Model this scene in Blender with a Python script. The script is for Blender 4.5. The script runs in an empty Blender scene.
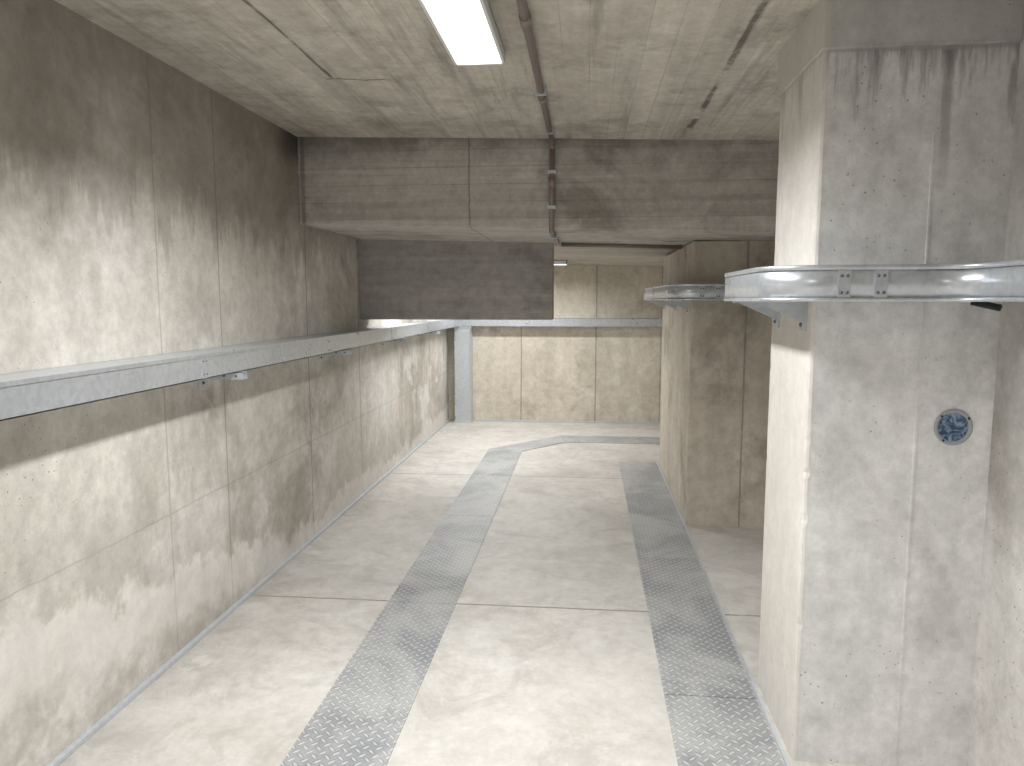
import bpy, bmesh, math, random
from mathutils import Vector, Matrix, noise as mnoise

random.seed(4)
scene = bpy.context.scene
scene.view_settings.view_transform = 'Standard'
scene.view_settings.gamma = 1.12

# ------------------------------------------------------------------ helpers
def lin(c):
    r = []
    for v in c[:3]:
        v /= 255.0
        r.append(v/12.92 if v <= 0.04045 else ((v+0.055)/1.055)**2.4)
    return (r[0], r[1], r[2], 1.0)
def clin(c, keep=.58):
    keep *= .92
    g = (c[0]+c[1]+c[2])/3
    return lin([g+(v-g)*keep for v in c[:3]])

class NT:
    def __init__(self, name):
        self.mat = bpy.data.materials.new(name)
        self.mat.use_nodes = True
        self.t = self.mat.node_tree
        self.n = self.t.nodes
        self.bsdf = self.n['Principled BSDF']
        g = self.n.new('ShaderNodeNewGeometry')
        self.pos = g.outputs['Position']
        s = self.n.new('ShaderNodeSeparateXYZ')
        self.t.links.new(self.pos, s.inputs[0])
        self.x, self.y, self.z = s.outputs
    def put(self, sock, v):
        if isinstance(v, bpy.types.NodeSocket):
            self.t.links.new(v, sock)
        else:
            sock.default_value = v
    def m(self, op, a, b=0.0, c=0.0, clamp=False):
        n = self.n.new('ShaderNodeMath'); n.operation = op; n.use_clamp = clamp
        self.put(n.inputs[0], a); self.put(n.inputs[1], b); self.put(n.inputs[2], c)
        return n.outputs[0]
    def scale(self, sx, sy, sz, off=(0, 0, 0)):
        n = self.n.new('ShaderNodeMapping')
        self.t.links.new(self.pos, n.inputs[0])
        n.inputs['Scale'].default_value = (sx, sy, sz)
        n.inputs['Location'].default_value = off
        return n.outputs[0]
    def noise(self, scale, detail=4, rough=0.6, vec=None, dist=0.0):
        n = self.n.new('ShaderNodeTexNoise')
        self.t.links.new(vec if vec else self.pos, n.inputs['Vector'])
        n.inputs['Scale'].default_value = scale
        n.inputs['Detail'].default_value = detail
        n.inputs['Roughness'].default_value = rough
        n.inputs['Distortion'].default_value = dist
        return n.outputs[0]
    def voro(self, scale, vec=None, out='Distance'):
        n = self.n.new('ShaderNodeTexVoronoi')
        self.t.links.new(vec if vec else self.pos, n.inputs['Vector'])
        n.inputs['Scale'].default_value = scale
        return n.outputs[out]
    def plank(self, coord, width):
        """per-board random value 0..1 and joint mask"""
        q = self.m('DIVIDE', coord, width)
        w = self.n.new('ShaderNodeTexWhiteNoise'); w.noise_dimensions = '1D'
        self.put(w.inputs['W'], self.m('FLOOR', q))
        f = self.m('ABSOLUTE', self.m('SUBTRACT', self.m('FRACT', q), .5))
        return w.outputs['Value'], self.ss(f, .46, .495)
    def ss(self, v, a, b):
        n = self.n.new('ShaderNodeMapRange'); n.interpolation_type = 'SMOOTHSTEP'
        self.put(n.inputs[0], v)
        if a <= b:
            n.inputs[1].default_value = a; n.inputs[2].default_value = b
            n.inputs[3].default_value = 0; n.inputs[4].default_value = 1
        else:
            n.inputs[1].default_value = b; n.inputs[2].default_value = a
            n.inputs[3].default_value = 1; n.inputs[4].default_value = 0
        return n.outputs[0]
    def mix(self, f, a, b, mode='MIX'):
        n = self.n.new('ShaderNodeMix'); n.data_type = 'RGBA'; n.blend_type = mode
        self.put(n.inputs[0], f); self.put(n.inputs[6], a); self.put(n.inputs[7], b)
        return n.outputs[2]
    def gray(self, v):
        cc = self.n.new('ShaderNodeCombineColor')
        for i in range(3): self.t.links.new(v, cc.inputs[i])
        return cc.outputs[0]
    def line(self, coord, at, w):
        d = self.m('ABSOLUTE', self.m('SUBTRACT', coord, at))
        return self.ss(d, w, w*0.35)
    def fin(self, col, rough=0.85, h=None, hs=0.3, hd=0.01, metal=0.0, spec=0.3):
        self.put(self.bsdf.inputs['Base Color'], col)
        self.put(self.bsdf.inputs['Roughness'], rough)
        self.put(self.bsdf.inputs['Metallic'], metal)
        self.bsdf.inputs['Specular IOR Level'].default_value = spec
        if h is not None:
            b = self.n.new('ShaderNodeBump')
            b.inputs['Strength'].default_value = hs
            b.inputs['Distance'].default_value = hd
            self.put(b.inputs['Height'], h)
            self.t.links.new(b.outputs[0], self.bsdf.inputs['Normal'])
        return self.mat

def concrete(name, base, dark, light, streak=(3, 3, .6), seams=(), extra=None, blot=0.8,
             darkamt=(.5, .68), lightamt=(.5, .3), rough=.85, holes=1.0, bump=.45, spec=.25, offs=(0, 0, 0), seamdark=.55, keep=.6, boards=None, stamt=.7, famt=1.05):
    k = NT(name); k.keep = keep
    big = k.noise(blot, 5, .68, k.scale(1, 1, 1, offs), .4)
    k.big = big
    col = k.mix(k.ss(big, *darkamt), clin(base, keep), clin(dark, keep))
    big2 = k.noise(blot*1.9, 5, .7, k.scale(1, 1, 1, (7.3+offs[0], 2.1, 4.4)))
    k.big2 = big2
    col = k.mix(k.ss(big2, *lightamt), col, clin(light, keep))
    st = k.noise(1.3, 5, .65, k.scale(*streak))
    k.st = st
    g = k.m('ADD', 1-stamt/2, k.m('MULTIPLY', st, stamt))
    fine = k.noise(13, 6, .82)
    k.fine = fine
    g2 = k.m('ADD', 1-famt/2, k.m('MULTIPLY', fine, famt))
    gg = k.m('MULTIPLY', g, g2)
    if boards:
        ax, bw, amt = boards
        wv, jt = k.plank({'x': k.x, 'y': k.y, 'z': k.z}[ax], bw)
        gg = k.m('MULTIPLY', gg, k.m('ADD', 1-amt/2, k.m('MULTIPLY', wv, amt)))
        gg = k.m('MULTIPLY', gg, k.m('SUBTRACT', 1, k.m('MULTIPLY', jt, k.m('MULTIPLY', k.ss(st, .4, .6), min(.6, amt*2)))))
    col = k.mix(1.0, col, k.gray(gg), 'MULTIPLY')
    h = fine
    if holes > 0:
        msk = k.ss(big2, .46, .6)
        hole = k.m('MULTIPLY', k.m('MULTIPLY', k.ss(k.voro(34), .13, .06), msk), holes)
        col = k.mix(k.m('MULTIPLY', hole, .7), col, clin((74, 67, 60)))
        h = k.m('SUBTRACT', k.m('MULTIPLY', fine, .6), hole)
    if seams:
        wobble = k.m('MULTIPLY', k.m('SUBTRACT', st, .5), .03)
        smask = k.ss(fine, .3, .5)
        tot = None
        for s in seams:
            c = k.m('ADD', {'x': k.x, 'y': k.y, 'z': k.z}[s[0]], wobble)
            l = k.line(c, s[1], s[2])
            if len(s) > 3: l = k.m('MULTIPLY', l, s[3])
            tot = l if tot is None else k.m('MAXIMUM', tot, l)
        col = k.mix(k.m('MULTIPLY', k.m('MULTIPLY', tot, smask), seamdark), col, clin((84, 77, 69)))
    if extra:
        col = extra(k, col)
    return k.fin(col, rough, h, bump, .01, 0, spec)

# ------------------------------------------------------------------ materials
def wall_left_extra(k, col):
    wn = k.noise(1.5, 6, .68, k.scale(1, 1, .8))
    wob = k.m('MULTIPLY', k.m('SUBTRACT', wn, .5), .8)
    bz = k.m('MAXIMUM', k.m('SUBTRACT', .86, k.m('MULTIPLY', k.y, .15)), .14)
    d = k.m('ADD', k.m('SUBTRACT', k.z, bz), wob)       # >0 above the efflorescence line
    band = k.m('MULTIPLY', k.ss(d, -.01, .05), k.ss(d, .5, .05))
    band = k.m('MULTIPLY', band, k.ss(k.st, .3, .65))
    col = k.mix(k.m('MULTIPLY', band, .55), col, clin((148, 137, 119)))
    pale = k.m('MULTIPLY', k.ss(d, .02, -.03), k.ss(k.m('ADD', d, .20), -.2, .05))
    col = k.mix(k.m('MULTIPLY', pale, .5), col, clin((216, 211, 202)))
    low = k.m('MULTIPLY', k.ss(k.m('ADD', d, .24), .05, -.08), k.ss(k.big2, .3, .6))
    col = k.mix(k.m('MULTIPLY', low, .6), col, clin((152, 142, 126)))
    up_shade = k.m('MULTIPLY', k.ss(k.m('ADD', k.z, k.m('MULTIPLY', k.m('SUBTRACT', wn, .5), 1.7)), 1.85, 2.2), .42)  # brown blotches plus shade above the lamp cutoff, painted into the wall colour
    col = k.mix(up_shade, col, clin((122, 109, 94), .75))
    drip_shade = k.m('MULTIPLY', k.ss(k.m('ADD', k.z, k.m('MULTIPLY', k.m('SUBTRACT', k.noise(1, 5, .74, k.scale(1, 6, .6)), .5), 1.4)), 1.88, 2.0), .28)  # more of that painted upper shade, with a drip-streaked lower edge
    col = k.mix(drip_shade, col, clin((110, 97, 82), .75))
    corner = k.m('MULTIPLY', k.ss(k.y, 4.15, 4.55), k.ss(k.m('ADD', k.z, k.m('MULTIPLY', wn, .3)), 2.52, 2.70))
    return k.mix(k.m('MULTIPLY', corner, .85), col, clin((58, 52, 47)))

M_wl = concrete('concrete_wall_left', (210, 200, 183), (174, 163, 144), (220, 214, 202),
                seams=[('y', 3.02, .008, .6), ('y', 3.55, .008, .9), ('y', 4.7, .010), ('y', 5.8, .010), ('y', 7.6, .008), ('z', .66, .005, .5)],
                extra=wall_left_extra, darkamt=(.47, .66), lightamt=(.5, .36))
M_wb = concrete('concrete_wall_far', (202, 190, 167), (168, 155, 131), (212, 204, 184), keep=.8, blot=1.1,
                seams=[('x', -.85, .012), ('x', .12, .012), ('x', .95, .008)], darkamt=(.5, .68))
M_wr = concrete('concrete_wall_right', (200, 194, 185), (170, 162, 151), (212, 208, 201), streak=(3, 3, .4), offs=(4, 2, 1))

def ceil_extra(k, col):
    n1 = k.noise(1.0, 5, .74, k.scale(7, .45, 1, (2, 0, 0)))
    col = k.mix(k.m('MULTIPLY', k.ss(n1, .5, .7), .55), col, clin((120, 110, 96), .7))
    n2 = k.noise(2.3, 5, .74, k.scale(1, 1, 1, (1, 8, 0)))
    col = k.mix(k.m('MULTIPLY', k.ss(n2, .5, .66), .45), col, clin((130, 119, 103), .7))
    wob = k.m('MULTIPLY', k.m('SUBTRACT', n1, .5), .08)
    xx = k.m('ADD', k.x, wob)
    a = k.m('MULTIPLY', k.line(xx, .56, .020), k.ss(n2, .42, .55))
    b = k.m('MULTIPLY', k.line(xx, -1.15, .012), k.m('MULTIPLY', k.ss(k.y, 3.4, 3.35), k.ss(k.big2, .35, .5)))
    c = k.m('MULTIPLY', k.line(k.m('ADD', k.y, wob), 3.4, .01), k.m('MULTIPLY', k.ss(k.x, -1.2, -1.18), k.ss(k.x, -.9, -.93)))
    s = k.m('MAXIMUM', a, k.m('MAXIMUM', b, c))
    return k.mix(k.m('MULTIPLY', s, .75), col, clin((66, 57, 49)))
M_ce = concrete('concrete_ceiling', (202, 191, 172), (174, 162, 142), (214, 206, 190), streak=(9, .4, 1), keep=.7, boards=('x', .105, .14),
                extra=ceil_extra, seamdark=.3)
M_lc = concrete('concrete_lowered_ceiling', (180, 167, 145), (146, 133, 112), (192, 181, 162), streak=(.5, 5, 1), boards=('y', .3, .4),
                seams=[('y', 6.9, .03), ('y', 7.7, .03), ('y', 8.9, .03)])
def beam_extra(k, col):
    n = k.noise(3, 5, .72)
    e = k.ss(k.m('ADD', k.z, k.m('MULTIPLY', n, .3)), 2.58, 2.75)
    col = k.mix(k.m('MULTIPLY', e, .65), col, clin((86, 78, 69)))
    m = k.m('MULTIPLY', k.ss(n, .5, .66), k.ss(k.x, -.3, .1))
    return k.mix(k.m('MULTIPLY', m, .3), col, clin((122, 110, 97)))
M_be = concrete('concrete_beam', (188, 179, 165), (154, 144, 130), (204, 197, 186), streak=(.45, 3, 14), stamt=1.0,
                seams=[('x', -.73, .008), ('x', -1.79, .02)], extra=beam_extra, blot=1.4, boards=('z', .105, .2))
M_bl = concrete('concrete_downstand', (174, 168, 160), (150, 144, 135), (186, 180, 172), streak=(.45, 3, 12), stamt=.8, blot=1.6, holes=.6)

def pil_extra(k, col):
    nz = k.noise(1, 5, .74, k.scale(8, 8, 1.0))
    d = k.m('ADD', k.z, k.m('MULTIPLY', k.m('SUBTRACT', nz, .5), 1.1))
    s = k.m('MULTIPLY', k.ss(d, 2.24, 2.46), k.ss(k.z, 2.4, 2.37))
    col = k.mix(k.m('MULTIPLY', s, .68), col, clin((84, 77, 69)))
    run = k.m('MULTIPLY', k.line(k.m('ADD', k.x, k.m('MULTIPLY', k.m('SUBTRACT', nz, .5), .06)), 1.105, .025), k.m('MULTIPLY', k.ss(k.z, 1.85, 2.2), k.ss(k.z, 2.375, 2.365)))
    col = k.mix(k.m('MULTIPLY', run, .45), col, clin((96, 88, 79)))
    col = k.mix(k.m('MULTIPLY', k.ss(k.z, 2.365, 2.375), .5), col, clin((156, 150, 142)))
    side_lit = k.ss(k.x, .755, .735)  # warm lamp light on the left face, painted into the colour
    return k.mix(k.m('MULTIPLY', side_lit, .5), col, clin((206, 194, 172), .8))
M_pn = concrete('concrete_pillar_near', (222, 221, 219), (196, 193, 189), (236, 236, 235), streak=(4, 4, .35), stamt=.55,
                extra=pil_extra, blot=1.1, darkamt=(.5, .7), lightamt=(.48, .32), holes=1.0)
M_pm = concrete('concrete_pillar_mid', (190, 177, 157), (160, 147, 126), (202, 191, 172), streak=(4, 4, .5), keep=.78,
                seams=[('x', 1.09, .009)], blot=1.3)

def floor_extra(k, col):
    n = k.noise(2.4, 6, .76, None, 1.4)
    col = k.mix(k.m('MULTIPLY', k.ss(n, .5, .7), .35), col, clin((216, 212, 204)))
    col = k.mix(k.m('MULTIPLY', k.ss(n, .50, .36), .42), col, clin((164, 156, 142)))
    n2 = k.noise(.9, 5, .74, k.scale(1, 1, 1, (3, 9, 0)), .8)
    col = k.mix(k.m('MULTIPLY', k.ss(n2, .5, .62), .28), col, clin((160, 151, 136)))
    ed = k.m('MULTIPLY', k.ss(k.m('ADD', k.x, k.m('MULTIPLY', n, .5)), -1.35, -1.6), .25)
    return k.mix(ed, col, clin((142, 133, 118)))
M_fl = concrete('concrete_floor', (200, 194, 183), (184, 176, 163), (208, 203, 194), streak=(1, 1, 1), blot=1.1, famt=.8, stamt=.5,
                seams=[('y', 3.72, .011), ('y', 6.6, .012)], extra=floor_extra, rough=.52, holes=0, bump=.12, spec=.4, keep=.68, seamdark=.75)

def checker_mat():
    k = NT('checker_plate_steel')
    s = .034; c = .7071/s
    u = k.m('ADD', k.m('MULTIPLY', k.x, c), k.m('MULTIPLY', k.y, c))
    v = k.m('SUBTRACT', k.m('MULTIPLY', k.x, c), k.m('MULTIPLY', k.y, c))
    u = k.m('ADD', u, 400); v = k.m('ADD', v, 1000)
    fu = k.m('FLOOR', u); fv = k.m('FLOOR', v)
    par = k.m('MODULO', k.m('ADD', fu, fv), 2)
    pu = k.m('SUBTRACT', k.m('SUBTRACT', u, fu), .5); pv = k.m('SUBTRACT', k.m('SUBTRACT', v, fv), .5)
    def ell(a, b):
        return k.m('ADD', k.m('POWER', k.m('ABSOLUTE', k.m('DIVIDE', a, .50)), 2), k.m('POWER', k.m('ABSOLUTE', k.m('DIVIDE', b, .17)), 2))
    e = k.m('ADD', k.m('MULTIPLY', ell(pu, pv), par), k.m('MULTIPLY', ell(pv, pu), k.m('SUBTRACT', 1, par)))
    h = k.ss(e, 1.1, .2)
    wear = k.noise(2.2, 5, .7, None, .6)
    col = k.mix(k.ss(wear, .36, .62), lin((142, 145, 148)), lin((178, 179, 178)))
    col = k.mix(k.m('MULTIPLY', h, .6), col, lin((214, 217, 220)))
    edge = k.m('MULTIPLY', k.ss(e, .8, 1.3), k.ss(e, 2.8, 1.5))
    col = k.mix(k.m('MULTIPLY', edge, .35), col, lin((100, 100, 99)))
    return k.fin(col, k.m('ADD', .40, k.m('MULTIPLY', wear, .25)), h, .7, .004, .25, .5)
M_ck = checker_mat()

def galv(name, c1, c2, rough=.3, metal=.85):
    k = NT(name)
    n = k.n.new('ShaderNodeTexVoronoi'); k.t.links.new(k.pos, n.inputs['Vector']); n.inputs['Scale'].default_value = 55
    sp = k.n.new('ShaderNodeSeparateColor'); k.t.links.new(n.outputs['Color'], sp.inputs[0])
    ns = k.noise(3, 4)
    f = k.m('ADD', k.m('MULTIPLY', sp.outputs[0], .4), k.m('MULTIPLY', ns, .6))
    col = k.mix(f, lin(c1), lin(c2))
    return k.fin(col, k.m('ADD', rough-.05, k.m('MULTIPLY', ns, .16)), ns, .2, .03, metal, .6)
M_gv = galv('galvanized_steel', (184, 190, 197), (222, 228, 234), .26, .65)
M_gd = galv('galvanized_steel_dull', (178, 184, 190), (206, 211, 216), .36, .3)
def plain(name, c, rough=.5, metal=0.0, ns=20, amt=.15):
    k = NT(name)
    n = k.noise(ns, 3)
    col = k.mix(k.m('MULTIPLY', n, amt*2), lin(c), lin([v*.6 for v in c]))
    return k.fin(col, rough, None, metal=metal)
M_pipe = plain('conduit_brown_grey', (142, 128, 122), .4, .1)
M_white = plain('lamp_housing_white', (225, 225, 222), .4, 0, 5, .05)
M_rivet = plain('rivet_steel', (110, 112, 115), .4, .6)
M_black = plain('black_rubber', (30, 31, 34), .5)
M_ring = plain('box_ring_grey', (170, 174, 176), .5)
def blue_mat():
    k = NT('blue_plastic_film')
    n = k.noise(26, 4, .6, None, 1.5)
    col = k.mix(k.ss(n, .42, .62), lin((52, 74, 104)), lin((140, 166, 194)))
    return k.fin(col, .25, n, .8, .01)
M_blue = blue_mat()
k = NT('lamp_diffuser'); k.put(k.bsdf.inputs['Base Color'], lin((245, 245, 245)))
k.bsdf.inputs['Emission Color'].default_value = (1, .985, .96, 1); k.bsdf.inputs['Emission Strength'].default_value = 5
M_em = k.mat

# ------------------------------------------------------------------ mesh builder
class MB:
    def __init__(self, name, mats):
        self.name = name; self.mats = mats; self.bm = bmesh.new()
    def box(self, x0, x1, y0, y1, z0, z1, mi=0, bev=0, xf=None):
        b = self.bm
        f0 = z0 if callable(z0) else (lambda x: z0)
        f1 = z1 if callable(z1) else (lambda x: z1)
        P = [(x0, y0), (x1, y0), (x1, y1), (x0, y1)]
        vs = [b.verts.new((x, y, f0(x))) for x, y in P] + [b.verts.new((x, y, f1(x))) for x, y in P]
        fs = []
        for q in [(3, 2, 1, 0), (4, 5, 6, 7), (0, 1, 5, 4), (1, 2, 6, 5), (2, 3, 7, 6), (3, 0, 4, 7)]:
            f = b.faces.new([vs[i] for i in q]); f.material_index = mi; fs.append(f)
        if xf: bmesh.ops.transform(b, matrix=xf, verts=vs)
        if bev:
            es = list({e for f in fs for e in f.edges})
            r = bmesh.ops.bevel(b, geom=es, offset=bev, segments=2, affect='EDGES', profile=.6)
            for f in r['faces']: f.material_index = mi
        return vs
    def prism(self, pts, z0, z1, mi=0):
        b = self.bm
        lo = [b.verts.new((x, y, z0)) for x, y in pts]; hi = [b.verts.new((x, y, z1)) for x, y in pts]
        fs = [b.faces.new(hi), b.faces.new(lo[::-1])]
        n = len(pts)
        for i in range(n): fs.append(b.faces.new([lo[i], lo[(i+1) % n], hi[(i+1) % n], hi[i]]))
        for f in fs: f.material_index = mi
        return lo+hi
    def cyl(self, p0, p1, r, mi=0, seg=16, r2=None):
        p0 = Vector(p0); p1 = Vector(p1); d = p1-p0
        q = d.to_track_quat('Z', 'Y').to_matrix().to_4x4()
        mtx = Matrix.Translation((p0+p1)/2) @ q
        r_ = bmesh.ops.create_cone(self.bm, cap_ends=True, segments=seg, radius1=r, radius2=r if r2 is None else r2, depth=d.length, matrix=mtx)
        for v in r_['verts']:
            for f in v.link_faces: f.material_index = mi; f.smooth = len(f.verts) == 4
    def sphere(self, c, r, mi=0):
        r_ = bmesh.ops.create_uvsphere(self.bm, u_segments=12, v_segments=8, radius=r, matrix=Matrix.Translation(c))
        for v in r_['verts']:
            for f in v.link_faces: f.material_index = mi; f.smooth = True
    def done(self, solid=0, normals=True):
        if normals: bmesh.ops.recalc_face_normals(self.bm, faces=self.bm.faces)
        me = bpy.data.meshes.new(self.name)
        self.bm.to_mesh(me); self.bm.free()
        for m in self.mats: me.materials.append(m)
        o = bpy.data.objects.new(self.name, me); scene.collection.objects.link(o)
        if solid:
            s = o.modifiers.new('thick', 'SOLIDIFY'); s.thickness = solid; s.offset = 0
        return o

XL, XR, YB, YR = -1.82, 1.31, 9.65, -4.5
cz = lambda x: 2.565 - .028*x         # ceiling
lz = lambda x: 2.030 - .026*x         # lowered soffit

# ------------------------------------------------------------------ shell
b = MB('floor', [M_fl]); b.box(XL-.2, XR+.2, YR-.2, YB+.2, -.2, 0); b.done()
b = MB('wall_left', [M_wl]); b.box(XL-.2, XL, YR-.2, YB+.2, 0, 2.8); b.done()
b = MB('wall_right', [M_wr]); b.box(XR, XR+.2, YR-.2, YB+.2, 0, 2.8); b.done()
b = MB('wall_far', [M_wb]); b.box(XL, XR, YB, YB+.2, 0, 2.8); b.done()
b = MB('wall_rear', [M_wr]); b.box(XL, XR, YR-.2, YR, 0, 2.8); b.done()
b = MB('ceiling', [M_ce]); b.box(XL, XR, YR, 4.66, cz, 2.85); b.done()
b = MB('ceiling_lowered', [M_lc]); b.box(XL, XR, 5.83, YB, lambda x: lz(x)+.012, 2.85); b.done()
b = MB('concrete_beam', [M_be]); b.box(XL, XR, 4.62, 5.83, lz, 2.80, bev=.008); b.done()
b = MB('concrete_downstand', [M_bl]); b.box(XL, -.27, 5.832, 6.12, 1.444, lambda x: lz(x)+.012, bev=.008); b.done()

# ------------------------------------------------------------------ pillars (cast edges, slightly chipped arrises)
def pillar(name, x0, x1, y0, y1, z1, mat, seam=(), seed=0):
    b = MB(name, [mat]); bm = b.bm
    N = 130; rings = []
    for j in range(N+1):
        z = z1*j/N
        def ch(s):
            p = Vector((seed+s, 0, z))
            return mnoise.noise(p*8)*.003 + max(0, mnoise.noise(p*19+Vector((3, 1, 2)))-.3)*.03
        a = .012+ch(0); c = .012+ch(9)
        P = [(x1, y0), (x0+.05, y0), (x0+a, y0), (x0+a*.35, y0+a*.35), (x0, y0+a), (x0, y0+.05),
             (x0, y1-.05), (x0, y1-c), (x0+c*.35, y1-c*.35), (x0+c, y1), (x0+.05, y1), (x1, y1)]
        rings.append([bm.verts.new((px, py, z)) for px, py in P])
    for r0, r1 in zip(rings, rings[1:]):
        for i in range(12):
            bm.faces.new([r0[i], r0[(i+1) % 12], r1[(i+1) % 12], r1[i]])
    bm.faces.new(rings[0]); bm.faces.new(rings[-1][::-1])
    for sx in seam:
        b.box(sx-.0035, sx+.0035, y0-.003, y0+.01, 0.0, 2.36)
    return b.done()
pillar('concrete_pillar', .73, XR, 2.51, 3.04, 2.38, M_pn, seam=[1.075], seed=3)
pillar('concrete_pillar', .725, XR, 5.25, 7.25, 2.0, M_pm, seed=7)
b = MB('concrete_haunch', [M_pn]); b.box(.722, XR, 2.495, 3.05, 2.38, lambda x: cz(x)+.01, bev=.006); b.done()

# ------------------------------------------------------------------ checker plates
b = MB('checker_plate_track', [M_ck])
ys = [-4.3, -1.1, .5, 2.1, 3.7, 5.3, 6.6, 7.62]
for i in range(len(ys)-1):
    b.box(-1.035, -.672, ys[i]+.003, ys[i+1]-.003, .0, .006)
b.prism([(-1.035, 7.62), (-.672, 7.62), (-.672, 7.70), (-.22, 8.25), (-.3, 8.65), (-1.035, 7.78)], 0, .006)
b.prism([(-.215, 8.25), (.6, 8.25), (.6, 8.65), (-.295, 8.65)], 0, .006)
b.box(.605, 1.28, 8.25, 8.65, 0, .006)
b.done()
b = MB('checker_plate_track', [M_ck])
ys = [-4.3, -1.9, -.3, 1.3, 2.9, 4.5, 6.1, 7.28]
for i in range(len(ys)-1):
    b.box(.331, .697, ys[i]+.003, ys[i+1]-.003, .0, .006)
b.done()
b = MB('trim_left', [M_gd]); b.box(XL, XL+.022, YR, YB, 0, .022, bev=.003); b.done()
b = MB('trim_far', [M_gd]); b.box(-1.46, XR, YB-.02, YB, 0, .02, bev=.003); b.done()
b = MB('trim_right', [M_gd]); b.box(.702, .716, YR, 7.2, 0, .008); b.done()

# ------------------------------------------------------------------ wall tray (left + far wall)
b = MB('galvanized_cable_tray', [M_gv, M_gd, M_rivet])
XO = -1.635; Z0, Z1 = 1.262, 1.368
yend = YB-.17
b.box(XL, XO, YR, YB, Z1-.003, Z1, 1)
b.box(XO-.003, XO, YR, yend, Z0, Z1, 0)
b.box(XO-.03, XO, YR, yend, Z0, Z0+.003, 0)
b.box(XO-.001, XO+.004, YR, yend, Z1-.012, Z1+.003, 0)
b.box(XL, XL+.003, YR, YB, Z0, Z1, 1)
b.box(XL, XO, YR, YB, Z0+.001, Z0+.004, 1)
b.box(XO, XR, YB-.17, YB, Z1-.003, Z1, 1)
b.box(XO, XR, YB-.17, YB-.167, Z0, Z1, 0)
b.box(XO, XR, YB-.17, YB, Z0, Z0+.003, 1)
for y in [-1.3, .25, 1.8, 3.0, 4.55, 6.1, 7.65, 9.1]:
    b.box(XO-.001, XO+.003, y, y+.05, Z0+.003, Z1-.012, 0)
    for dy in (.012, .038):
        for z in (Z0+.02, Z1-.03): b.sphere((XO+.003, y+dy, z), .004, 2)
for x in [-.9, 0, .9]:
    b.box(x, x+.05, YB-.173, YB-.169, Z0, Z1, 0)
b.done()
def arm(y):
    b = MB('tray_bracket', [M_gd, M_rivet])
    b.box(XL, XO+.03, y, y+.003, Z0-.035, Z0, 0)
    b.box(XL, XO+.03, y+.038, y+.041, Z0-.035, Z0, 0)
    b.box(XL, XO+.03, y, y+.041, Z0-.004, Z0-.0005, 0)
    b.box(XL, XL+.005, y-.02, y+.06, Z0-.07, Z0-.0005, 0)
    b.sphere((XL+.006, y+.02, Z0-.055), .008, 1)
    for x in (-1.76, -1.70, -1.64): b.cyl((x, y-.002, Z0-.018), (x, y+.043, Z0-.018), .006, 1, 10)
    b.done()
for y in [.2, 1.78, 3.32, 4.9, 6.45, 8.0]: arm(y)

b = MB('galvanized_riser_cover', [M_gd, M_gv, M_rivet])
b.box(-1.70, -1.49, YB-.20, YB, 0, Z0, 0, bev=.004)
b.box(-1.715, -1.475, YB-.206, YB-.19, 0, .03, 1)
b.box(-1.71, -1.48, YB-.206, YB-.19, Z0-.03, Z0, 1)
b.box(-1.70, -1.685, YB-.206, YB-.2, .03, Z0-.03, 1); b.box(-1.505, -1.49, YB-.206, YB-.2, .03, Z0-.03, 1)
b.done()

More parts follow.
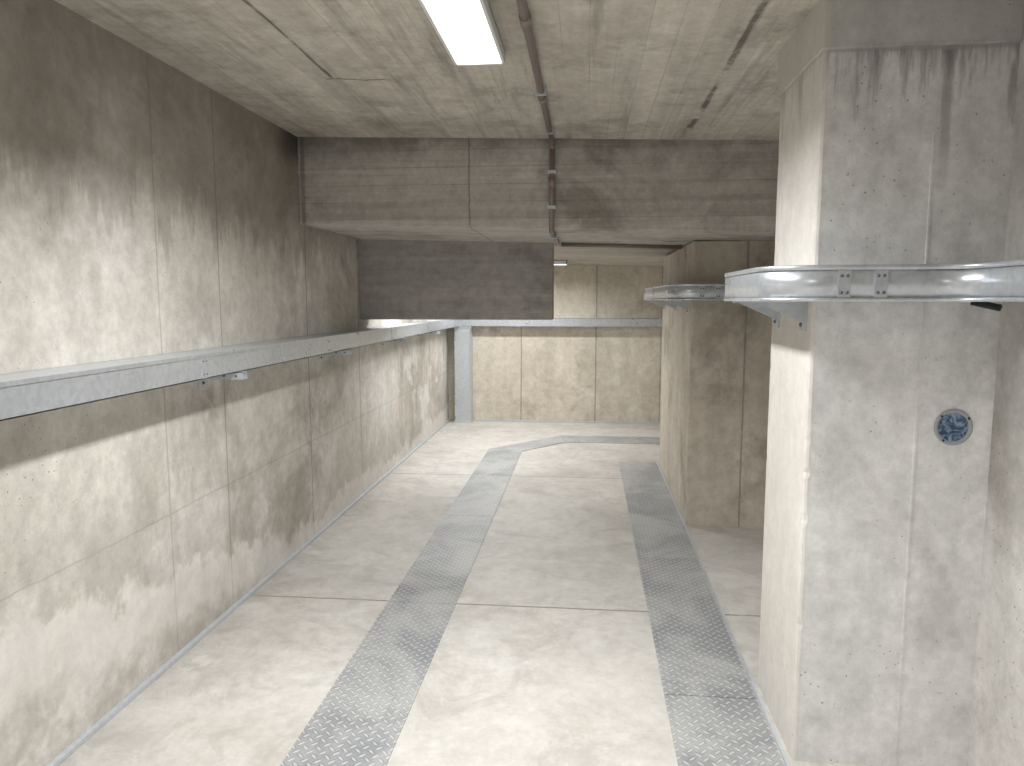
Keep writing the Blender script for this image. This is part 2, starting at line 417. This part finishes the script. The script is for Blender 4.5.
# ------------------------------------------------------------------ pillar trays with rounded corners
def pillar_tray(px, y0, y1, wid, z0, z1, follow_wall):
    b = MB('galvanized_pillar_tray', [M_gv, M_gd, M_rivet, M_black])
    bm = b.bm
    xe = XR-.004
    pairs = [((xe, y1+wid), (xe, y1))]
    n = 14
    for i in range(n+1):
        a = math.pi/2 + math.pi/2*i/n
        pairs.append(((px+wid*math.cos(a), y1+wid*math.sin(a)), (px, y1)))
    for i in range(n+1):
        a = math.pi + math.pi/2*i/n
        pairs.append(((px+wid*math.cos(a), y0+wid*math.sin(a)), (px, y0)))
    if follow_wall:
        r = .12; cx, cy = xe-wid-r, y0-wid-r
        for i in range(n+1):
            a = math.pi/2 - math.pi/2*i/n
            pairs.append(((cx+r*math.cos(a), cy+r*math.sin(a)), (cx+(xe-cx)*min(1, i/(n/2)), y0-.002-(y0-cy)*max(0, (i-n/2)/(n/2)))))
        pairs.append(((xe-wid, YR+.01), (xe, YR+.01)))
        xlast = cx
    else:
        pairs.append(((xe, y0-wid), (xe, y0))); xlast = xe
    def strip(fa, fb, mi, smooth=True):
        prev = None
        for p in pairs:
            A = bm.verts.new(fa(p)); B = bm.verts.new(fb(p))
            if prev and (prev[0].co-A.co).length > 1e-5:
                f = bm.faces.new([prev[0], A, B, prev[1]]); f.material_index = mi; f.smooth = smooth
            prev = (A, B)
    def lerp(p, t, z):
        (ox, oy), (ix, iy) = p
        return (ox+(ix-ox)*t, oy+(iy-oy)*t, z)
    strip(lambda p: lerp(p, 0, z0), lambda p: lerp(p, 0, z1), 0)
    strip(lambda p: lerp(p, 0, z1), lambda p: lerp(p, .97, z1), 1, False)
    strip(lambda p: lerp(p, 0, z0), lambda p: lerp(p, .14, z0), 0, False)
    strip(lambda p: lerp(p, .14, z0), lambda p: lerp(p, .14, z0+.02), 0, False)
    strip(lambda p: lerp(p, -.02, z1-.012), lambda p: lerp(p, -.02, z1+.003), 0)
    strip(lambda p: lerp(p, -.02, z0-.002), lambda p: lerp(p, -.02, z0+.010), 0)
    strip(lambda p: lerp(p, .14, z0+.008), lambda p: lerp(p, .97, z0+.008), 1, False)
    yf = y0-wid
    for sx in [px+.02, px+.125, px+.265]:
        if sx < xlast-.03:
            b.box(sx, sx+.035, yf-.004, yf-.001, z0+.012, z1-.014, 0)
            for dx in (.009, .026):
                for z in (z0+.025, z1-.03): b.sphere((sx+dx, yf-.005, z), .0038, 2)
    ys_ = [y0+.06, y1-.12] if y1-y0 < 1 else [y0+.15, y0+.9, y1-.2]
    for y in ys_:
        b.box(px-wid+.012, px, y, y+.035, z0-.008, z0-.003, 1)
        vs = b.prism([(0, 0), (1, 0), (1, 1)], 0, 1, 1)
        tri = [(px-wid+.02, z0-.004), (px-.002, z0-.004), (px-.002, z0-.075)]
        for j, v in enumerate(vs):
            t = tri[j % 3]; v.co = Vector((t[0], y+(.0 if j < 3 else .004), t[1]))
        b.box(px-.006, px-.0005, y-.015, y+.05, z0-.10, z0-.002, 1)
        for z in (z0-.035, z0-.08): b.sphere((px-.007, y+.03, z), .006, 2)
    if follow_wall:
        b.cyl((1.145, yf+.02, z0-.003), (1.20, yf-.03, z0-.020), .009, 3, 12)
    return b.done(solid=.003, normals=False)
pillar_tray(.73, 2.51, 3.04, .18, 1.597, 1.702, True)
pillar_tray(.725, 5.25, 7.25, .18, 1.600, 1.705, False)

# ------------------------------------------------------------------ round conduit box in the near pillar
b = MB('round_conduit_box', [M_ring, M_blue, M_black])
c = Vector((1.19, 2.51, 1.189))
bm = b.bm; seg = 40
prof = [(.060, -.001), (.059, -.006), (.053, -.007), (.050, -.003), (.047, -.0015)]
rings = []
for r, dy in prof:
    rings.append([bm.verts.new((c.x+r*math.cos(2*math.pi*i/seg), c.y+dy, c.z+r*math.sin(2*math.pi*i/seg))) for i in range(seg)])
for a, d in zip(rings, rings[1:]):
    for i in range(seg):
        f = bm.faces.new([a[i], a[(i+1) % seg], d[(i+1) % seg], d[i]]); f.smooth = True
last = rings[-1]; nr = 6
prev = last
for j in range(1, nr):
    r = .047*(1-j/nr)
    cur = [bm.verts.new((c.x+r*math.cos(2*math.pi*i/seg), c.y-.0015-.006*abs(mnoise.noise(Vector((math.cos(2*math.pi*i/seg)*r*60, j*.7, math.sin(2*math.pi*i/seg)*r*60)))), c.z+r*math.sin(2*math.pi*i/seg))) for i in range(seg)]
    for i in range(seg):
        f = bm.faces.new([prev[i], prev[(i+1) % seg], cur[(i+1) % seg], cur[i]]); f.material_index = 1
    prev = cur
f = bm.faces.new(prev); f.material_index = 1
for ang in (.6, 2.4, 4.1):
    b.sphere((c.x+.053*math.cos(ang), c.y-.008, c.z+.053*math.sin(ang)), .004, 2)
b.done()

# ------------------------------------------------------------------ conduit
def tube(b, pts, r, mi=0, seg=12):
    for p, q in zip(pts, pts[1:]): b.cyl(p, q, r, mi, seg)
    for p in pts[1:-1]: b.sphere(p, r*1.02, mi)
r = .0155; x = -.22
zc = cz(x)-.022; yb = 4.62-.020; zl = lz(x)-.020
b = MB('electrical_conduit', [M_pipe, M_gd])
tube(b, [(x, YR+.02, zc), (x, yb-.04, zc), (x, yb-.012, zc-.012), (x, yb, zc-.04)], r)
for y in [-3, -1.5, 0, 1.2, 2.35, 3.5, 4.3]:
    b.box(x-.024, x+.024, y, y+.018, zc-.018, cz(x)-.0005, 1)
b.cyl((x, 3.6, zc), (x, 3.68, zc), .020, 0); b.cyl((x, 2.6, zc), (x, 2.67, zc), .020, 0)
b.done()
b = MB('electrical_conduit', [M_pipe, M_gd])
tube(b, [(x, yb, zc-.04), (x, yb, zl+.03), (x, yb+.01, zl+.008), (x, yb+.035, zl)], r)
for z in [2.15, 2.36]: b.box(x-.025, x+.025, yb-.019, 4.619, z, z+.02, 1)
b.cyl((x, yb, 2.28), (x, yb, 2.34), .020, 0)
b.done()
b = MB('electrical_conduit', [M_pipe, M_gd])
tube(b, [(x, yb+.035, zl), (x, 5.66, zl), (x+.03, 5.70, zl), (.70, 5.70, lz(.7)-.020)], r)
for y in [4.9, 5.5]: b.box(x-.025, x+.025, y, y+.02, zl-.019, lz(x)-.0005, 1)
b.done()

# ------------------------------------------------------------------ light fixtures
def lamp(cx, cy, length, ztop, along='y', watts=50, w=.2, spread=150):
    b = MB('ceiling_light_fixture', [M_white, M_em])
    L = length/2; W = w/2; hgt = .06
    def bx(u0, u1, v0, v1, z0, z1, mi, bev=0):
        if along == 'y': b.box(cx+u0, cx+u1, cy+v0, cy+v1, z0, z1, mi, bev)
        else: b.box(cx+v0, cx+v1, cy+u0, cy+u1, z0, z1, mi, bev)
    bx(-W, W, -L, L, ztop-.02, ztop, 0)
    bx(-W, -W+.012, -L, L, ztop-hgt, ztop-.01, 0, .002); bx(W-.012, W, -L, L, ztop-hgt, ztop-.01, 0, .002)
    bx(-W, W, -L, -L+.012, ztop-hgt, ztop-.01, 0, .002); bx(-W, W, L-.012, L, ztop-hgt, ztop-.01, 0, .002)
    bx(-W+.012, W-.012, -L+.012, L-.012, ztop-.055, ztop-.03, 1)
    o = b.done()
    ld = bpy.data.lights.new('tube_light', 'AREA'); ld.shape = 'RECTANGLE'
    ld.size = w-.04; ld.size_y = length-.05; ld.energy = watts; ld.color = (1, .997, .99); ld.spread = math.radians(spread)
    lo = bpy.data.objects.new('tube_light', ld); scene.collection.objects.link(lo)
    lo.location = (cx, cy, ztop-.062)
    if along != 'y': lo.rotation_euler = (0, 0, math.pi/2)
    lo.parent = o
lamp(-.43, 2.40, 1.22, cz(-.43)+.002, 'y', 52, spread=148)
lamp(-.43, -.9, 1.22, cz(-.43)+.002, 'y', 74, spread=156)  # unseen fixture behind the camera, added to brighten the near pillar front
lamp(-1.10, 6.9, 1.22, lz(-1.1)+.010, 'x', 26, spread=165)  # added fixture, hidden behind the downstand, to lift the middle of the floor
lamp(-.84, 8.6, 1.22, lz(-.84)+.010, 'x', 30, spread=165)

# ------------------------------------------------------------------ world + camera
w = bpy.data.worlds.new('world'); scene.world = w; w.use_nodes = True
w.node_tree.nodes['Background'].inputs[0].default_value = (.5, .5, .5, 1)
w.node_tree.nodes['Background'].inputs[1].default_value = .1

cam = bpy.data.cameras.new('camera'); co = bpy.data.objects.new('camera', cam); scene.collection.objects.link(co)
cam.sensor_width = 36; cam.lens = 740/1024*36; cam.clip_start = .05
co.location = (0, 0, 1.6)
th = math.radians(6.40); ps = math.radians(5.75)
co.rotation_euler = (math.pi/2-th, 0, ps)
scene.camera = co
